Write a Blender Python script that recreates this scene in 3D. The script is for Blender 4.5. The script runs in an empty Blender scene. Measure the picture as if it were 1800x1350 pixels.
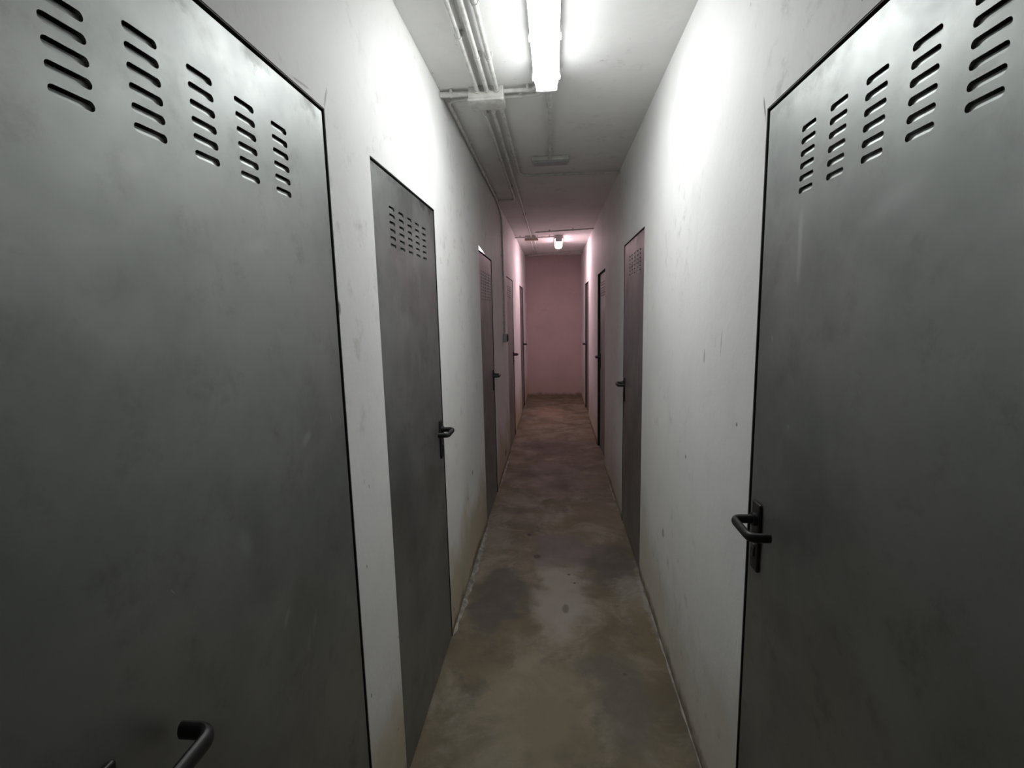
import bpy, bmesh, math, random
from mathutils import Vector, Matrix
random.seed(7)
C = bpy.context.scene.collection
SC = bpy.context.scene

# ------------------------------------------------------------------ camera
XL, XR, H = -0.5177, 0.4906, 2.598          # wall faces and ceiling height
YB, YE = -2.6, 9.20                          # corridor behind the camera / end wall
pitch, yaw, roll = -0.1438, -0.089, -0.0231
fwd = Vector((math.sin(yaw)*math.cos(pitch), math.cos(yaw)*math.cos(pitch), math.sin(pitch)))
rt = Vector((math.cos(yaw), -math.sin(yaw), 0)); up = rt.cross(fwd)
r2 = rt*math.cos(roll)+up*math.sin(roll); u2 = -rt*math.sin(roll)+up*math.cos(roll)
cam = bpy.data.cameras.new('camera'); camo = bpy.data.objects.new('camera', cam); C.objects.link(camo)
cam.sensor_width = 36; cam.sensor_fit = 'HORIZONTAL'; cam.lens = 36*860.76/1800; cam.clip_start = 0.02
M = Matrix.Identity(4)
for i in range(3): M[i][0], M[i][1], M[i][2] = r2[i], u2[i], -fwd[i]
M[2][3] = 1.5743
camo.matrix_world = M
SC.camera = camo

# ------------------------------------------------------------------ world, exposure, lamp strengths
w = bpy.data.worlds.new('world'); SC.world = w; w.use_nodes = True
w.node_tree.nodes['Background'].inputs[0].default_value = (0.5, 0.52, 0.55, 1)
w.node_tree.nodes['Background'].inputs[1].default_value = 0.0
SC.view_settings.view_transform = 'Standard'; SC.view_settings.look = 'None'
SC.view_settings.gamma = 1; SC.view_settings.use_curve_mapping = False
SC.view_settings.exposure = 1.62
LAMP_NEAR = ((0.98, 1.0, 1.0), 9.0)
LAMP_SIDE, LAMP_DOWN = 0.42, 1.6               # share of light through the diffuser's sides and underside
LAMP_FAR = ((1.0, 0.68, 0.75), 11.0)

# ------------------------------------------------------------------ node helpers
class NT:
    def __init__(s, name):
        s.m = bpy.data.materials.new(name); s.m.use_nodes = True
        s.t = s.m.node_tree; s.b = s.t.nodes['Principled BSDF']
        s.geo = s.t.nodes.new('ShaderNodeNewGeometry').outputs['Position']
        sx = s.t.nodes.new('ShaderNodeSeparateXYZ'); s.t.links.new(s.geo, sx.inputs[0])
        s.X, s.Y, s.Z = sx.outputs
    def lk(s, a, b): s.t.links.new(a, b)
    def set(s, sock, v):
        if hasattr(v, 'is_linked'): s.lk(v, sock)
        else: sock.default_value = v
    def math(s, op, a, b=0.0, c=0.0, clamp=False):
        n = s.t.nodes.new('ShaderNodeMath'); n.operation = op; n.use_clamp = clamp
        s.set(n.inputs[0], a); s.set(n.inputs[1], b); s.set(n.inputs[2], c); return n.outputs[0]
    def noise(s, scale, detail=4, rough=0.55, stretch=(1, 1, 1), off=(0, 0, 0), dist=0.0):
        mp = s.t.nodes.new('ShaderNodeMapping'); s.lk(s.geo, mp.inputs[0])
        mp.inputs['Scale'].default_value = stretch; mp.inputs['Location'].default_value = off
        n = s.t.nodes.new('ShaderNodeTexNoise'); s.lk(mp.outputs[0], n.inputs['Vector'])
        n.inputs['Scale'].default_value = scale; n.inputs['Detail'].default_value = detail
        n.inputs['Roughness'].default_value = rough; n.inputs['Distortion'].default_value = dist
        return n.outputs['Fac']
    def ss(s, v, a, b, lo=0.0, hi=1.0):          # smoothstep map
        n = s.t.nodes.new('ShaderNodeMapRange'); n.interpolation_type = 'SMOOTHSTEP'
        s.set(n.inputs['Value'], v); n.inputs['From Min'].default_value = a; n.inputs['From Max'].default_value = b
        n.inputs['To Min'].default_value = lo; n.inputs['To Max'].default_value = hi; return n.outputs[0]
    def mix(s, f, a, b):
        n = s.t.nodes.new('ShaderNodeMix'); n.data_type = 'RGBA'
        s.set(n.inputs[0], f)
        for i, v in ((6, a), (7, b)):
            if hasattr(v, 'is_linked'): s.lk(v, n.inputs[i])
            else: n.inputs[i].default_value = (*v, 1)
        return n.outputs[2]
    def bump(s, h, strength, dist=0.01):
        n = s.t.nodes.new('ShaderNodeBump'); n.inputs['Strength'].default_value = strength
        n.inputs['Distance'].default_value = dist; s.lk(h, n.inputs['Height']); s.lk(n.outputs[0], s.b.inputs['Normal'])
    def blob(s, a, b, ca, cb, ra, rb, ang=0.0, edge=0.35, wob=0.5, nscale=25):
        """soft stain with its own shape: an ellipse in the (a, b) plane with a ragged border"""
        da = s.math('SUBTRACT', a, ca); db = s.math('SUBTRACT', b, cb)
        c, q = math.cos(ang), math.sin(ang)
        u = s.math('DIVIDE', s.math('ADD', s.math('MULTIPLY', da, c), s.math('MULTIPLY', db, q)), ra)
        v = s.math('DIVIDE', s.math('SUBTRACT', s.math('MULTIPLY', db, c), s.math('MULTIPLY', da, q)), rb)
        d = s.math('SQRT', s.math('ADD', s.math('MULTIPLY', u, u), s.math('MULTIPLY', v, v)))
        d = s.math('ADD', d, s.math('MULTIPLY', s.math('SUBTRACT', s.noise(nscale), 0.5), wob*2))
        return s.ss(d, 1.0, edge)
    def done(s, col, rough, metal=0.0, spec=0.5):
        if hasattr(col, 'is_linked'): s.lk(col, s.b.inputs['Base Color'])
        else: s.b.inputs['Base Color'].default_value = (*col, 1)
        s.set(s.b.inputs['Roughness'], rough); s.b.inputs['Metallic'].default_value = metal
        s.b.inputs['Specular IOR Level'].default_value = spec
        return s.m

def wall_mat(name, side):
    n = NT(name)
    base = (0.85, 0.85, 0.835)
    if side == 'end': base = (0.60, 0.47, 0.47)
    c = n.mix(n.ss(n.noise(1.7, 5), 0.38, 0.68), base, tuple(v*.93 for v in base))
    c = n.mix(n.ss(n.noise(5.5, 6, 0.65, off=(3, 1, 7)), 0.55, 0.8, 0, 0.4), c, tuple(v*.82 for v in base))
    # vertical trowel / roller streaks
    c = n.mix(n.ss(n.noise(9, 4, 0.6, stretch=(1, 1, 0.15)), 0.52, 0.8, 0, 0.25), c, tuple(v*.86 for v in base))
    # ochre damp stains that creep up from the floor
    lim = n.math('ADD', n.Z, n.math('MULTIPLY', n.noise(2.6, 5, 0.6, off=(5, 2, 1)), -1.0))
    c = n.mix(n.ss(lim, 0.06, -0.36, 0, {'left': 0.75, 'right': 0.4}.get(side, 0.2)), c, (0.50, 0.42, 0.26))
    lim2 = n.math('ADD', n.Z, n.math('MULTIPLY', n.noise(9, 5, 0.7, off=(1, 8, 1)), -0.16))
    c = n.mix(n.ss(lim2, 0.0, -0.07, 0, 0.85), c, (0.20, 0.15, 0.09))
    # scuffs and dark nicks, sparse
    sc = n.ss(n.noise(34, 3, 0.6, stretch=(1, 1, 0.45), off=(2, 5, 9)), 0.705, 0.75)
    low = n.ss(n.noise(1.1, 3, off=(9, 9, 2)), 0.5, 0.66)
    c = n.mix(n.math('MULTIPLY', n.math('MULTIPLY', sc, low), 0.8), c, (0.16, 0.14, 0.11))
    dirt = n.math('MULTIPLY', n.ss(n.noise(14, 6, 0.7, off=(4, 4, 4)), 0.52, 0.75), n.ss(n.noise(1.4, 2, off=(1, 2, 3)), 0.48, 0.62))
    c = n.mix(n.math('MULTIPLY', dirt, 0.4), c, (0.33, 0.32, 0.29))
    marks = {'left': [(1.156, 1.598, .013, .024, 0, (0.16, .15, .18)), (1.183, .532, .005, .009, 0, (.05, .04, .03)),
                      (1.213, .899, .004, .008, 0.3, (.28, .22, .12)), (1.266, 1.107, .003, .008, .2, (.3, .28, .22)),
                      (2.95, .045, .30, .035, 0.0, (.17, .12, .07)), (2.235, .11, .008, .02, .4, (.10, .08, .05)),
                      (2.72, .50, .02, .02, 0, (.20, .19, .17)), (2.9, .60, .02, .02, 0, (.22, .21, .19)),
                      (1.165, 2.075, .035, .004, 1.2, (.3, .29, .27)), (1.05, 2.055, .05, .004, 0.1, (.4, .39, .37)), (4.9, .14, .10, .05, 0, (.16, .12, .08))],
             'right': [(1.66, 1.42, .006, .03, 0.1, (.2, .19, .17)), (1.50, 1.47, .003, .05, 0.1, (.25, .24, .22)),
                       (1.85, 1.02, .012, .012, 0, (.2, .19, .17)), (1.35, 1.26, .008, .008, 0, (.15, .14, .12)),
                       (2.2, .55, .03, .03, 0, (.33, .32, .29)), (1.262, 2.03, .006, .04, -0.3, (.12, .11, .1))],
             'end': [], 'ceiling': [], }[side]
    for (a, b, ra, rb, an, col) in marks:
        c = n.mix(n.math('MULTIPLY', n.blob(n.Y, n.Z, a, b, ra, rb, an, nscale=40), 0.8), c, col)
    h = n.math('ADD', n.noise(7, 6, 0.6), n.math('MULTIPLY', n.noise(55, 3, 0.6), 0.25))
    n.bump(h, 0.16, 0.012)
    return n.done(c, 0.62, spec=0.35)

def floor_mat():
    n = NT('worn_concrete')
    c = n.mix(n.ss(n.noise(1.3, 6, 0.62, off=(2, 3, 0)), 0.38, 0.64), (0.185, 0.150, 0.094), (0.13, 0.108, 0.072))
    c = n.mix(n.ss(n.noise(3.4, 7, 0.68, dist=0.6), 0.42, 0.68, 0, 0.8), c, (0.29, 0.255, 0.20))
    c = n.mix(n.ss(n.noise(4.5, 6, 0.7, off=(8, 1, 0)), 0.54, 0.70, 0, 0.75), c, (0.095, 0.085, 0.07))
    c = n.mix(n.ss(n.noise(30, 5, 0.7, off=(8, 1, 0)), 0.5, 0.8, 0, 0.5), c, (0.10, 0.09, 0.08))
    B = lambda *a, **k: n.blob(n.X, n.Y, *a, **k)
    # worn and stained places
    for (x, y, rx, ry, col, f) in [
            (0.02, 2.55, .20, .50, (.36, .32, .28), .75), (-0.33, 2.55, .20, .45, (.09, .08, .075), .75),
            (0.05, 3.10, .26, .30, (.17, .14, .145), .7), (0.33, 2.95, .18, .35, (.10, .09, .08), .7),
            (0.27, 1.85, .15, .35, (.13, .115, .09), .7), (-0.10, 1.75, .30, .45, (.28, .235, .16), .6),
            (0.0, 4.6, .45, .6, (.12, .095, .08), .6), (0.0, 5.6, .45, .5, (.09, .07, .06), .6),
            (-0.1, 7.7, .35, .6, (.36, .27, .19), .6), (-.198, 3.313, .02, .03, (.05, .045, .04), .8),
            (-.13, 3.0, .03, .03, (.05, .045, .04), .8), (.07, 2.785, .012, .014, (.04, .04, .035), .8), (.101, 2.692, .012, .012, (.04, .04, .035), .8),
            (.045, 2.437, .022, .05, (.08, .07, .055), .6), (.29, 1.97, .012, .012, (.07, .06, .045), .6), (0.17, 2.0, .12, .10, (.12, .11, .09), .6)]:
        c = n.mix(n.math('MULTIPLY', B(x, y, rx, ry, 0, edge=0.45, wob=0.7, nscale=6), f), c, col)
    # spilled wall paint along the edges
    edgeL = n.math('ADD', n.X, -XL); edgeR = n.math('SUBTRACT', XR, n.X)
    for e, y0, ry in ((edgeL, 2.95, 0.7), (edgeR, 2.55, 0.5)):
        m = n.blob(e, n.Y, 0.0, y0, 0.035, ry, 0, edge=0.3, wob=0.9, nscale=20)
        c = n.mix(n.math('MULTIPLY', m, 0.5), c, (0.36, 0.35, 0.33))
    sp = n.ss(n.noise(60, 2, 0.5, off=(3, 3, 3)), 0.72, 0.76)
    near = n.math('MAXIMUM', B(0.42, 2.62, .13, .25), B(-.42, 3.25, .14, .35))
    c = n.mix(n.math('MULTIPLY', n.math('MAXIMUM', n.math('MULTIPLY', sp, near), n.math('MULTIPLY', near, 0.15)), 0.9), c, (0.6, 0.59, 0.56))
    h = n.math('ADD', n.noise(10, 6, 0.65), n.math('MULTIPLY', n.noise(90, 3), 0.3))
    n.bump(h, 0.3, 0.01)
    return n.done(c, n.ss(n.noise(4, 5), 0.3, 0.7, 0.5, 0.75), spec=0.4)

def steel_mat(name, marks=(), top=2.03, soot=0.6):
    n = NT(name)
    c = n.mix(n.ss(n.noise(2.2, 5, 0.6), 0.35, 0.7), (0.37, 0.385, 0.375), (0.255, 0.27, 0.265))
    c = n.mix(n.ss(n.noise(11, 6, 0.7, off=(3, 7, 1)), 0.5, 0.78, 0, 0.6), c, (0.21, 0.21, 0.20))
    # soot and sealant smudges along the head
    lim = n.math('ADD', n.Z, n.math('MULTIPLY', n.noise(16, 5, 0.7, off=(5, 5, 5)), 0.10))
    sm = n.math('MULTIPLY', n.ss(lim, top+0.012, top+0.038), n.ss(n.noise(7, 3, off=(0, 3, 1)), 0.42, 0.56))
    c = n.mix(n.math('MULTIPLY', sm, soot), c, (0.05, 0.05, 0.045))
    ro = n.ss(n.noise(3.5, 6, 0.65, off=(1, 1, 8)), 0.3, 0.7, 0.42, 0.54)
    for (a, b, ra, rb, an, f) in marks:
        m = n.math('MULTIPLY', n.blob(n.Y, n.Z, a, b, ra, rb, an, edge=0.2, wob=0.35, nscale=18), f)
        c = n.mix(m, c, (0.62, 0.63, 0.62))
        ro = n.math('ADD', ro, n.math('MULTIPLY', m, 0.25))
    h = n.math('ADD', n.noise(4, 4, 0.5), n.math('MULTIPLY', n.noise(120, 2), 0.03))
    n.bump(h, 0.12, 0.01)
    return n.done(c, ro, metal=0.97)

def plain(name, col, rough, metal=0.0, var=0.12, scale=25, spec=0.5):
    n = NT(name)
    d = tuple(v*(1-var*2) for v in col)
    c = n.mix(n.ss(n.noise(scale, 4), 0.35, 0.7), col, d)
    n.bump(n.noise(scale*3, 3), 0.08, 0.003)
    return n.done(c, rough, metal, spec)

def emit(name, col, strength):
    n = NT(name)
    # prismatic trough over a reflector: most of the light leaves through its underside
    sx = n.t.nodes.new('ShaderNodeSeparateXYZ'); g = n.t.nodes.new('ShaderNodeNewGeometry'); n.lk(g.outputs['Normal'], sx.inputs[0])
    dn = n.math('MAXIMUM', n.math('MULTIPLY', sx.outputs[2], -1.0), 0.0)
    st = n.math('MULTIPLY', n.math('ADD', n.math('MULTIPLY', n.math('MULTIPLY', dn, dn), LAMP_DOWN), LAMP_SIDE), strength)
    n.b.inputs['Emission Color'].default_value = (*col, 1); n.lk(st, n.b.inputs['Emission Strength'])
    return n.done((0.8, 0.8, 0.8), 0.4)

m_wl, m_wr = wall_mat('painted_plaster_left', 'left'), wall_mat('painted_plaster_right', 'right')
m_we, m_ce = wall_mat('painted_plaster_end', 'end'), wall_mat('painted_plaster_ceiling', 'ceiling')
m_fl = floor_mat()
m_steel = steel_mat('galvanised_steel')
m_steel_L1 = steel_mat('galvanised_steel_smeared', [
    (.961, 1.324, .032, .014, .5, .35), (1.076, 1.342, .003, .022, .2, .45), (.736, 1.196, .022, .05, .4, .22), (.70, 1.17, .05, .07, 0, .10),
    (.83, 1.003, .026, .010, 1.0, .35), (.93, .93, .012, .03, -.4, .25), (.90, .90, .006, .03, -.3, .25), (.576, 1.21, .0012, .008, .5, .8),
    (.60, 1.77, .03, .025, 0, .2), (.85, 1.70, .05, .02, .2, .15)], 2.037)
m_steel_R1 = steel_mat('galvanised_steel_streaked', [
    (1.063, 1.69, .014, .11, 0, .3), (1.166, 1.503, .005, .016, -.4, .4), (1.227, 1.487, .004, .012, -.4, .4), (1.066, 1.321, .006, .006, 0, .4),
    (.80, 1.72, .10, .03, -.3, .15)], 2.016, 0.3)
m_frame = plain('dark_steel_frame', (0.035, 0.034, 0.033), 0.6, 0.3)
m_black = plain('black_plastic', (0.012, 0.0115, 0.012), 0.42, spec=0.5)
m_lock = plain('dull_lock_metal', (0.16, 0.155, 0.14), 0.4, 0.8)
m_pipe = plain('painted_conduit', (0.62, 0.62, 0.59), 0.45)
m_box = plain('painted_box', (0.60, 0.60, 0.56), 0.5)
m_grey = plain('grey_plastic', (0.42, 0.44, 0.44), 0.45)
m_house = plain('lamp_housing', (0.62, 0.63, 0.62), 0.4)
m_rust = plain('bare_box_lid', (0.30, 0.24, 0.18), 0.6)
m_cem = plain('cement_fillet', (0.40, 0.38, 0.34), 0.8, var=.3, scale=14)
m_bright = plain('glint_strip_metal', (0.85, 0.83, 0.80), 0.16, 1.0, var=.03)  # near-mirror finish for the added strip that catches the far lamp's glint
m_near = emit('lit_diffuser_near', *LAMP_NEAR)
m_far = emit('lit_diffuser_far', *LAMP_FAR)

# ------------------------------------------------------------------ mesh helpers
def obj(name, bm, mat, parent=None, smooth=False, loc=None):
    bmesh.ops.recalc_face_normals(bm, faces=bm.faces[:])
    me = bpy.data.meshes.new(name); bm.to_mesh(me); bm.free()
    me.materials.append(mat)
    if smooth:
        me.polygons.foreach_set('use_smooth', [True]*len(me.polygons)); me.set_sharp_from_angle(angle=math.radians(35))
    o = bpy.data.objects.new(name, me); C.objects.link(o)
    if parent: o.parent = parent
    if loc: o.location = loc
    return o
def empty(name, loc):
    o = bpy.data.objects.new(name, None); C.objects.link(o); o.location = loc; o.empty_display_size = 0.1; return o
def tag(o, label=None, cat=None, group=None, kind=None):
    for k, v in (('label', label), ('category', cat), ('group', group), ('kind', kind)):
        if v: o[k] = v
    return o
def box(bm, x0, x1, y0, y1, z0, z1, bev=0.0, seg=2):
    r = bmesh.ops.create_cube(bm, size=1)['verts']
    for v in r:
        v.co = Vector(((x0+x1)/2+v.co.x*(x1-x0), (y0+y1)/2+v.co.y*(y1-y0), (z0+z1)/2+v.co.z*(z1-z0)))
    if bev:
        es = list({e for v in r for e in v.link_edges})
        bmesh.ops.bevel(bm, geom=es, offset=bev, segments=seg, affect='EDGES', profile=0.5)
def rounded(path, rad, n=6):
    """polyline with its corners rounded"""
    P = [Vector(p) for p in path]; out = [P[0]]
    for i in range(1, len(P)-1):
        a, b, c = P[i-1], P[i], P[i+1]
        r = min(rad, (a-b).length*0.49, (c-b).length*0.49)
        p, q = b+(a-b).normalized()*r, b+(c-b).normalized()*r
        for k in range(n+1):
            t = k/n; out.append(p*(1-t)**2+b*2*t*(1-t)+q*t*t)
    out.append(P[-1]); return out
def tube(bm, path, ra, rb=None, seg=12, side=None):
    rb = rb or ra; prev = None; rings = []
    for i, p in enumerate(path):
        t = (path[min(i+1, len(path)-1)]-path[max(i-1, 0)]).normalized()
        if prev is None:
            a = side or (Vector((0, 0, 1)) if abs(t.z) < 0.9 else Vector((1, 0, 0)))
        else: a = prev
        a = (a-t*a.dot(t)).normalized(); prev = a; b = t.cross(a)
        rings.append([bm.verts.new(p+a*math.cos(k*2*math.pi/seg)*ra+b*math.sin(k*2*math.pi/seg)*rb) for k in range(seg)])
    for r, s in zip(rings, rings[1:]):
        for k in range(seg): bm.faces.new((r[k], r[(k+1) % seg], s[(k+1) % seg], s[k]))
    bm.faces.new(rings[0][::-1]); bm.faces.new(rings[-1])

# ------------------------------------------------------------------ doors data
# side, near edge, far edge, leaf top, recess, vent (columns, rows, centre, column pitch, slot width, bottom z, row pitch), handle at far edge?
DOORS = [
    ('L', 0.345, 1.146, 2.037, 0.003, (5, 6, .742, .106, .054, 1.811, .0234), False),
    ('L', 1.436, 2.174, 2.019, 0.003, (5, 6, 1.805, .0985, .056, 1.794, .0234), True),
    ('L', 3.455, 4.145, 2.006, 0.006, (6, 10, 3.82, .1, .050, 1.674, .0222), True),
    ('L', 5.42, 6.208, 1.968, 0.006, (5, 6, 5.81, .1, .054, 1.755, .0234), True),
    ('L', 7.45, 8.221, 1.974, 0.012, (5, 6, 7.83, .1, .054, 1.76, .0234), True),
    ('R', 0.463, 1.239, 2.016, 0.003, (5, 6, .851, .1015, .054, 1.798, .0234), True),
    ('R', 2.805, 3.58, 2.016, 0.004, (5, 6, 3.14, .098, .052, 1.797, .0234), True),
    ('R', 4.885, 5.70, 1.975, 0.028, (5, 6, 5.40, .1, .054, 1.735, .0280), True),
    ('R', 7.235, 8.03, 2.0, 0.02, (5, 6, 7.62, .1, .054, 1.78, .0234), True),
]
GAP = 0.0080

# ------------------------------------------------------------------ the shell
def wall(name, side, mat):
    bm = bmesh.new(); x0 = XL if side == 'L' else XR; s = -1 if side == 'L' else 1
    xa, xb = sorted((x0, x0+s*0.16)); y = YB
    for (sd, n, f, top, rec, vent, far) in sorted([d for d in DOORS if d[0] == side], key=lambda d: d[1]):
        a, b = n-GAP, f+GAP
        box(bm, xa, xb, y, a, 0, H)
        box(bm, xa, xb, a, b, top+GAP, H); y = b
    box(bm, xa, xb, y, YE, 0, H)
    bmesh.ops.remove_doubles(bm, verts=bm.verts[:], dist=1e-5)
    return tag(obj(name, bm, mat), kind='structure')
tag(wall('wall_left', 'L', m_wl), 'long off-white plastered left wall of the corridor', 'wall')
tag(wall('wall_right', 'R', m_wr), 'long off-white plastered right wall of the corridor', 'wall')
bm = bmesh.new(); box(bm, XL-.16, XR+.16, YE, YE+.15, 0, H)
tag(obj('wall_back', bm, m_we), 'bare wall closing the far end of the corridor', 'wall', kind='structure')
bm = bmesh.new(); box(bm, XL-.16, XR+.16, YB-.15, YB, 0, H)
tag(obj('wall_front', bm, m_we), 'plain wall behind the viewer', 'wall', kind='structure')
bm = bmesh.new(); box(bm, XL-.16, XR+.16, YB-.15, YE+.15, H, H+.15)
tag(obj('ceiling', bm, m_ce), 'off-white painted concrete ceiling of the corridor', 'ceiling', kind='structure')
bm = bmesh.new(); box(bm, XL-.16, XR+.16, YB-.15, YE+.15, -.15, 0)
tag(obj('floor', bm, m_fl), 'stained bare concrete corridor floor', 'floor', kind='structure')

# cement fillets where the walls meet the floor
def fillet(name, x0, s, y0, y1, w, h, label):
    bm = bmesh.new(); N = 40; rings = []
    for i in range(N+1):
        t = i/N; y = y0+(y1-y0)*t
        k = math.sin(math.pi*min(1, max(0, t)))**0.35*(0.65+0.35*math.sin(i*1.3)*math.sin(i*.37+1))
        ww, hh = max(w*k, .001), max(h*k, .001)
        rings.append([bm.verts.new(p) for p in ((x0-s*.004, y, 0), (x0-s*.004, y, hh), (x0+s*ww*.5, y, hh*.6), (x0+s*ww, y, 0))])
    for a, b in zip(rings, rings[1:]):
        for k in range(4): bm.faces.new((a[k], a[(k+1) % 4], b[(k+1) % 4], b[k]))
    bm.faces.new(rings[0][::-1]); bm.faces.new(rings[-1])
    tag(obj(name, bm, m_cem, smooth=True), label, 'trim', kind='structure')
fillet('trim_1', XL, 1, 2.19, 3.42, .035, .022, 'ragged pale cement fillet at the foot of the left wall')
fillet('trim_2', XR, -1, 1.5, 2.78, .010, .010, 'thin pale cement fillet at the foot of the right wall')
fillet('trim_3', XL, 1, 4.17, 5.38, .02, .016, 'cement fillet at the foot of the left wall beneath the switch')
fillet('trim_4', XR, -1, 3.61, 4.85, .014, .014, 'cement fillet between the second and third doors on the right')

# ------------------------------------------------------------------ doors
def capsule(cu, zc, w, h, n=6):
    """slot outline: square at the near end, rounded ends of radius h/2"""
    r = h/2; pts = []
    for k in range(n+1):
        a = -math.pi/2+math.pi*k/n; pts.append((cu+w/2-r+math.cos(a)*r, zc+math.sin(a)*r))
    for k in range(n+1):
        a = math.pi/2+math.pi*k/n; pts.append((cu-w/2+r+math.cos(a)*r, zc+math.sin(a)*r))
    return pts

def make_door(idx, data, label, mat):
    side, yn, yf, top, rec, (nc, nr, vc, cp, sw, zb, rp), far = data
    x0, s = (XL, -1) if side == 'L' else (XR, 1)
    yc = (yn+yf)/2
    root = empty('door_%d' % idx, (x0, yc, 0)); tag(root, label, 'door', 'grey steel corridor doors', 'structure')
    P = lambda d, y, z: (s*d, y-yc, z)
    # leaf: hollow steel tray with the slots cut out of its face
    bm = bmesh.new(); c = .0018; z0 = .008; T = .036
    def ring(d, ins): return [bm.verts.new(P(d, *q)) for q in ((yn+ins, z0+ins), (yf-ins, z0+ins), (yf-ins, top-ins), (yn+ins, top-ins))]
    r0, r1, r3 = ring(rec, c), ring(rec+c, 0), ring(rec+T, 0)
    es = [bm.edges.new((r0[k], r0[(k+1) % 4])) for k in range(4)]
    sh = 0.0115
    slots = []
    for i in range(nc):
        for j in range(nr):
            cu = vc+(i-(nc-1)/2)*cp; zc = zb+sh/2+j*rp
            if cu-sw/2 < yn+.012: continue
            pts = capsule(cu, zc, sw, sh); slots.append((cu, zc, pts))
            vs = [bm.verts.new(P(rec, *p)) for p in pts]
            es += [bm.edges.new((vs[k], vs[(k+1) % len(vs)])) for k in range(len(vs))]
    bmesh.ops.triangle_fill(bm, use_beauty=True, use_dissolve=False, edges=es, normal=(-s, 0, 0))
    for a, b in ((r0, r1), (r1, r3)):
        for k in range(4): bm.faces.new((a[k], a[(k+1) % 4], b[(k+1) % 4], b[k]))
    bm.faces.new(r3)
    leaf = obj('door_leaf', bm, mat, root)
    # pressed louvers: each slot drops back behind the face, deepest at its upper edge
    bm = bmesh.new(); dp = .0028
    for cu, zc, pts in slots:
        zt = zc+sh*0.43; fr = [bm.verts.new(P(rec, *p)) for p in pts]
        bk = []
        for (u, z) in pts:
            t = (z-(zc-sh/2))/sh; bk.append(bm.verts.new(P(rec+.0032+dp*t, cu+(u-cu)*.97, z)))
        n = len(pts)
        for k in range(n):
            q = (k+1) % n
            if pts[k][1] > zt and pts[q][1] > zt and abs(pts[k][0]-pts[q][0]) > sw*.5: continue
            bm.faces.new((fr[k], fr[q], bk[q], bk[k]))
        lo = [v for v, p in zip(bk, pts) if p[1] <= zt+1e-6]
        # a shallow scoop closes the lower part of the slot; the strip above it stays open
        bm.faces.new(lo)
    obj('vent_louvers', bm, mat, leaf)
    # frame hidden in the gap: dark rebate behind the leaf
    bm = bmesh.new(); fd0, fd1, wd = rec+T+.001, rec+T+.045, .03
    def bx(y0, y1, za, zb2):
        a, b = sorted((s*fd0, s*fd1)); box(bm, a, b, y0-yc, y1-yc, za, zb2)
    g = GAP-.0005
    bx(yn-g, yn+wd, 0.001, top+g); bx(yf-wd, yf+g, 0.001, top+g); bx(yn+wd, yf-wd, top-wd, top+g)
    # thin dark liner added against the reveal to paint the gap's shade
    a, b = sorted((s*.0012, s*fd0))
    box(bm, a, b, yn-g-yc, yn-g+.002-yc, 0.001, top+g); box(bm, a, b, yf+g-.002-yc, yf+g-yc, 0.001, top+g)
    box(bm, a, b, yn-g-yc, yf+g-yc, top+g-.002, top+g)
    obj('door_frame', bm, m_frame, root)
    # handle: U-shaped lever, back plate, lock cylinder
    dr = -1 if far else 1
    ye = (yf-.052) if far else .438
    if idx == 6: ye = 1.190
    if idx == 2: ye = 2.128
    zh = 1.060 if idx != 1 else 1.030
    bm = bmesh.new()
    path = rounded([P(rec-.004, ye, zh), P(rec-.060, ye, zh), P(rec-.060, ye+dr*.106, zh), P(rec-.016, ye+dr*.106, zh)], .020, 7)
    tube(bm, path, .0112 if idx != 1 else .0125, .0088, 14, Vector((0, 0, 1)))
    tube(bm, [Vector(P(rec-.007, ye, zh)), Vector(P(rec-.016, ye, zh))], .0165, seg=18)
    hd = obj('door_handle', bm, m_black, root, smooth=True)
    bm = bmesh.new(); a, b = sorted((s*rec-s*.008, s*rec-s*.0002))
    box(bm, a, b, ye-.022-yc, ye+.022-yc, zh-.132, zh+.043, bev=.0045, seg=3)
    obj('back_plate', bm, m_black, hd, smooth=True)
    bm = bmesh.new()
    tube(bm, [Vector(P(rec-.004, ye, zh-.072)), Vector(P(rec-.0115, ye, zh-.072))], .0085, seg=16)
    bx2 = sorted((s*(rec-.004), s*(rec-.0115))); box(bm, bx2[0], bx2[1], ye-.0045-yc, ye+.0045-yc, zh-.096, zh-.075)
    obj('lock_cylinder', bm, m_lock, hd, smooth=True)['label'] = 'metal lock cylinder'
    if idx == 3:      # glossy strip added to show the far lamp's reflection, widest at its near corner
        bm = bmesh.new()
        for_ = [(yn-.004, top+.007), (yn+.40, top+.007), (yn+.30, top+.011), (yn-.004, top+.034)]
        A = [bm.verts.new(P(-.001, *p)) for p in for_]; B = [bm.verts.new(P(.006, *p)) for p in for_]
        bm.faces.new(A); bm.faces.new(B[::-1])
        for k in range(4): bm.faces.new((A[k], A[(k+1) % 4], B[(k+1) % 4], B[k]))
        obj('lamp_glint_strip', bm, m_bright, root)['label'] = 'added glossy strip above the door reflecting the far lamp'
    return root
LAB = ['large steel door filling the left edge of the view, handle cut off at the bottom',
       'grey steel door on the left with a looped black lever, before the pale wall stretch',
       'left-hand steel door with a fine grid of ten vent rows, just before the wall switch',
       'left-hand pink-lit steel door just past the wall switch',
       'last steel door on the left, nearest the end wall',
       'large steel door filling the right edge, its black looped handle in full view',
       'steel door halfway along the right wall with thirty small vent slots',
       'recessed narrow-looking door on the right before the far lamp',
       'last steel door on the right, nearest the end wall']
for i, d in enumerate(DOORS):
    make_door(i+1, d, LAB[i], {0: m_steel_L1, 5: m_steel_R1}.get(i, m_steel))

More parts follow.
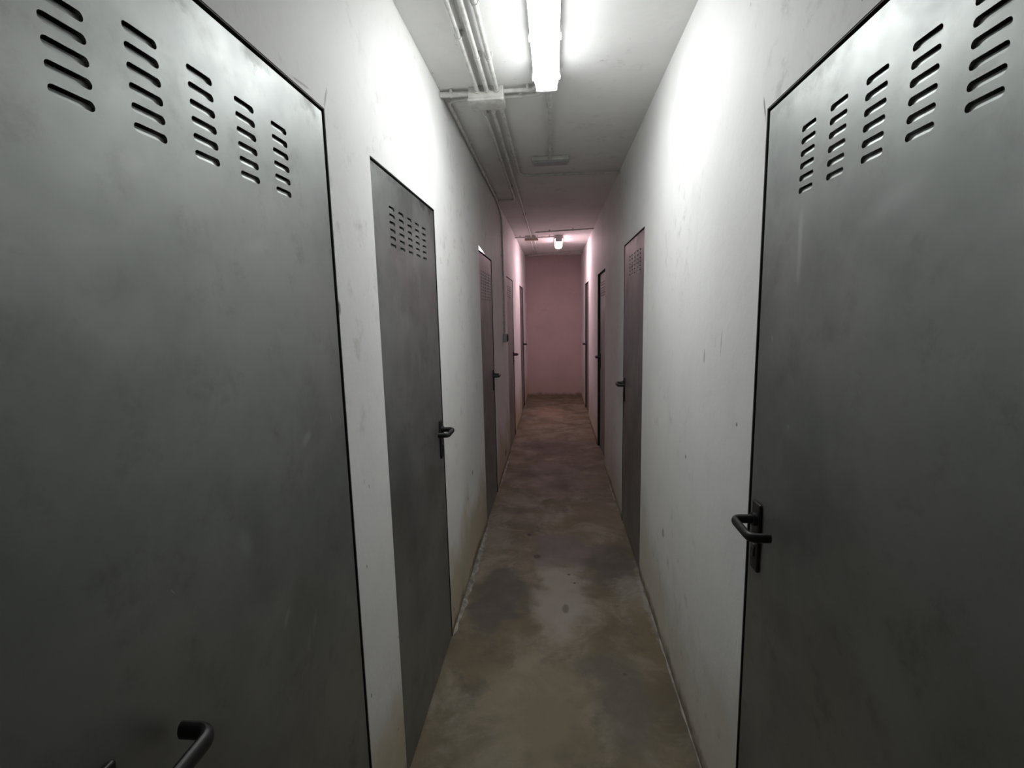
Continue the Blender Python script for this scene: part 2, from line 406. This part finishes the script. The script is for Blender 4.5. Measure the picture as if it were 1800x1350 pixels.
# ------------------------------------------------------------------ lamps
def lamp(cx, y0, y1, m_em, label):
    L = y1-y0; yc = (y0+y1)/2
    root = empty('fluorescent_lamp', (cx, yc, H)); tag(root, label, 'ceiling lamp')
    bm = bmesh.new()
    box(bm, -.054, .054, -L/2, L/2, -.048, 0, bev=.006)
    obj('lamp_housing', bm, m_house, root, smooth=True)
    # prismatic diffuser: trapezoid trough with slanted ends
    bm = bmesh.new(); rings = []
    prof = [(-.053, -.046), (-.052, -.060), (-.046, -.082), (-.034, -.094), (0, -.099), (.034, -.094), (.046, -.082), (.052, -.060), (.053, -.046)]
    for y, k, kz in ((-L/2-.004, .86, .55), (-L/2+.008, .95, .8), (-L/2+.05, 1, 1), (0, 1, 1), (L/2-.05, 1, 1), (L/2-.008, .95, .8), (L/2+.004, .86, .55)):
        rings.append([bm.verts.new((x*k, y, -.046+(z+.046)*kz)) for x, z in prof])
    n = len(prof)
    for a, b in zip(rings, rings[1:]):
        for q in range(n): bm.faces.new((a[q], a[(q+1) % n], b[(q+1) % n], b[q]))
    bm.faces.new(rings[0]); bm.faces.new(rings[-1][::-1])
    obj('diffuser', bm, m_em, root, smooth=True)['label'] = 'glowing translucent diffuser'
    for sy in (-1, 0, 1):
        for sx in (-1, 1):
            bm = bmesh.new(); yy = sy*(L/2-.035)
            box(bm, min(sx*.0525, sx*.060), max(sx*.0525, sx*.060), yy-.010, yy+.010, -.058, -.018, bev=.002)
            obj('clip', bm, m_house, root)
    for s in (-1, 1):       # opaque end caps close the trough
        bm = bmesh.new(); a, b = sorted((s*(L/2+.002), s*(L/2+.020))); box(bm, -.046, .046, a, b, -.088, -.002, bev=.006)
        obj('end_cap', bm, m_house, root, smooth=True)
    return root
lamp(-.024, 1.58, 2.255, m_near, 'lit white fluorescent batten on the ceiling beside the three near conduits')
lamp(.068, 6.84, 7.52, m_far, 'small far lamp glowing pinkish white near the end of the corridor')

# ------------------------------------------------------------------ boxes on the ceiling
def junction(x0, x1, y0, y1, h, label, lid_mat, mat):
    xc, yc = (x0+x1)/2, (y0+y1)/2; a, b = (x1-x0)/2, (y1-y0)/2
    root = empty('junction_box', (xc, yc, H)); tag(root, label, 'junction box')
    bm = bmesh.new(); box(bm, -a, a, -b, b, -h*.78, 0, bev=.004)
    obj('box_body', bm, mat, root, smooth=True)
    bm = bmesh.new(); box(bm, -a-.003, a+.003, -b-.003, b+.003, -h, -h*.76, bev=.005)
    lid = obj('lid', bm, lid_mat, root, smooth=True)
    for sx in (-1, 1):
        for sy in (-1, 1):
            bm = bmesh.new(); tube(bm, [Vector((sx*(a-.012), sy*(b-.012), -h+.001)), Vector((sx*(a-.012), sy*(b-.012), -h-.002))], .005, seg=10)
            obj('screw', bm, m_grey, lid)
    return root
junction(-.383, -.221, 2.375, 2.49, .062, 'pale rectangular junction box where the three conduits meet near the lit lamp', m_box, m_box)
junction(-.388, -.212, 6.78, 6.90, .055, 'small junction box beside the far pinkish lamp', m_rust, m_box)

# shallow fitting past the near lamp
root = empty('ceiling_fitting', (-.016, 3.49, H)); tag(root, 'shallow grey rectangular fitting on the dark ceiling past the near lamp', 'ceiling fitting')
bm = bmesh.new(); box(bm, -.125, .122, -.07, .055, -.030, 0, bev=.007)
obj('fitting_body', bm, m_box, root, smooth=True)
bm = bmesh.new(); box(bm, -.112, .110, -.052, .040, -.037, -.028, bev=.004)
obj('cover', bm, m_grey, root, smooth=True)
for sx in (-1, 1):
    bm = bmesh.new(); tube(bm, [Vector((sx*.118, .066, 0)), Vector((sx*.118, .066, -.012))], .008, seg=12)
    box(bm, sx*.118-.008, sx*.118+.008, .045, .066, -.008, 0)
    obj('fixing_lug', bm, m_box, root, smooth=True)

# ------------------------------------------------------------------ conduits
def conduit(path, clips, label, r=.0100, bend=.05, group=None):
    """clips: list of (segment index, fraction)"""
    P = [Vector(p) for p in path]
    bm = bmesh.new(); o = P[0].copy()
    tube(bm, [p-o for p in rounded(P, bend, 8)], r, seg=12)
    root = obj('conduit', bm, m_pipe, smooth=True, loc=o)
    tag(root, label, 'conduit', group)
    for si, t in clips:
        a, b = P[si], P[si+1]; c = a.lerp(b, t); d = (b-a).normalized()
        bm = bmesh.new(); tube(bm, [c-d*.006-o, c+d*.006-o], r+.003, seg=12)
        if abs(d.z) < .5 and c.z > 2.5:                    # saddle up to the ceiling
            sd = d.cross(Vector((0, 0, 1))).normalized(); q = c-o
            e = [abs(d.x)*.006+abs(sd.x)*.016, abs(d.y)*.006+abs(sd.y)*.016]
            box(bm, max(q.x-e[0], XL+.0008-o.x), q.x+e[0], q.y-e[1], q.y+e[1], q.z+.002, H-o.z-.0005, bev=.0015)
        else:                                              # saddle on the left wall
            q = c-o; box(bm, XL-o.x+.0005, q.x, q.y-.016, q.y+.016, q.z-.006, q.z+.006, bev=.0015)
        obj('pipe_clip', bm, m_pipe, root, smooth=True)
ZC = H-.020
JY0, JY1 = 2.375, 2.49
conduit([(-.338, .9, ZC), (-.340, JY0, ZC)], [(0, .3), (0, .70)], 'leftmost of the three thick conduits running overhead into the near junction box')
conduit([(-.292, .9, ZC), (-.296, JY0, ZC)], [(0, .4), (0, .80)], 'middle of the three thick conduits running overhead into the near junction box')
conduit([(-.246, .9, ZC), (-.251, JY0, ZC)], [(0, .57), (0, .81)], 'rightmost of the three thick conduits overhead, nearest the lit lamp')
conduit([(-.338, JY1, ZC), (-.345, 4.55, ZC), (XL+.025, 4.56, ZC)], [(0, .07), (0, .45), (0, .8)], 'conduit beyond the near box that turns left into the wall', r=.0088)
conduit([(-.296, JY1, ZC), (-.302, 6.78, ZC)], [(0, .03), (0, .21), (0, .65)], 'long straight conduit linking the two junction boxes', r=.0088)
conduit([(-.251, JY1, ZC), (-.247, 3.80, ZC), (XR-.001, 3.83, ZC)], [(0, .07), (0, .6)], 'conduit beyond the near box that turns right across the ceiling', r=.0088, bend=.09)
conduit([(-.383, 2.40, ZC), (XL+.001, 2.395, ZC)], [(0, .6)], 'short stub conduit from the near junction box into the left wall', r=.012)
conduit([(-.383, 2.455, ZC), (XL+.022, 2.46, ZC), (XL+.0125, 4.50, ZC), (XL+.0125, 4.60, H-.028), (XL+.0125, 4.84, H-.075), (XL+.0125, 4.93, H-.13), (XL+.0125, 4.95, 1.37)],
        [(1, .3), (1, .62), (1, .93), (5, .10), (5, .30), (5, .62), (5, .9)], 'conduit hugging the left ceiling corner then dropping to the wall switch', r=.0088, bend=.07)
conduit([(-.221, 2.395, ZC), (-.085, 2.395, ZC), (-.060, 2.36, ZC), (-.056, 2.277, H-.018)], [(0, .8)], 'upper of two short conduits joining the near box to the lit lamp', r=.0095, bend=.03)
conduit([(-.221, 2.455, ZC), (-.07, 2.45, ZC), (-.036, 2.41, ZC), (-.033, 2.277, H-.028)], [(0, .5)], 'lower of two short conduits joining the near box to the lit lamp', r=.0088, bend=.05)
conduit([(-.006, 2.277, H-.028), (-.012, 2.45, ZC), (-.020, 3.42, ZC)], [(1, .16), (1, .87)], 'conduit from the lit lamp to the shallow ceiling fitting', r=.0095)
conduit([(-.388, 6.80, ZC), (XL+.001, 6.79, ZC)], [(0, .5)], 'short conduit from the far junction box to the left wall', r=.009)
conduit([(-.232, 6.78, ZC), (-.232, 6.40, ZC), (XR-.001, 6.28, ZC)], [(1, .25), (1, .65)], 'conduit crossing the ceiling from the far junction box to the right wall', r=.009, bend=.04)
conduit([(-.212, 6.83, ZC), (.068, 6.82, ZC)], [(0, .55)], 'short conduit between the far junction box and the far lamp', r=.008)
conduit([(-.325, 6.90, ZC), (-.322, 8.70, ZC)], [(0, .6)], 'left one of the two parallel conduits beyond the far junction box', r=.009)
conduit([(-.275, 6.90, ZC), (-.272, 8.70, ZC)], [(0, .6)], 'right one of the two parallel conduits beyond the far junction box', r=.009)
conduit([(XL+.001, 8.95, ZC+.003), (-.28, 8.82, ZC+.003), (XR-.001, 8.60, ZC+.003)], [(0, .5), (1, .5)], 'conduit crossing the ceiling just before the end wall', r=.011)

# cable glands on the boxes are part of the boxes' look: short collars
for nm, bx_, pts in (('near', bpy.data.objects['junction_box'], [((-.341, JY0, ZC), (0, -1)), ((-.296, JY0, ZC), (0, -1)), ((-.251, JY0, ZC), (0, -1))]),):
    for (p, (dx, dy)) in pts:
        bm = bmesh.new(); q = Vector(p)-bx_.location
        tube(bm, [q, q+Vector((dx, dy, 0))*.012], .013, seg=14); obj('gland', bm, m_box, bx_, smooth=True)

# ------------------------------------------------------------------ switch on the left wall
root = empty('light_switch', (XL, 4.95, 1.285)); tag(root, 'small grey surface-mounted switch box at the foot of the wall conduit', 'light switch')
bm = bmesh.new(); box(bm, .0005, .040, -.040, .040, 0, .085, bev=.004)
obj('switch_box', bm, m_grey, root, smooth=True)
bm = bmesh.new(); box(bm, .039, .047, -.034, .034, .006, .079, bev=.003)
obj('face_plate', bm, m_frame, root, smooth=True)
bm = bmesh.new(); box(bm, .046, .051, -.018, .018, .022, .063, bev=.002)
obj('rocker', bm, m_black, root, smooth=True)
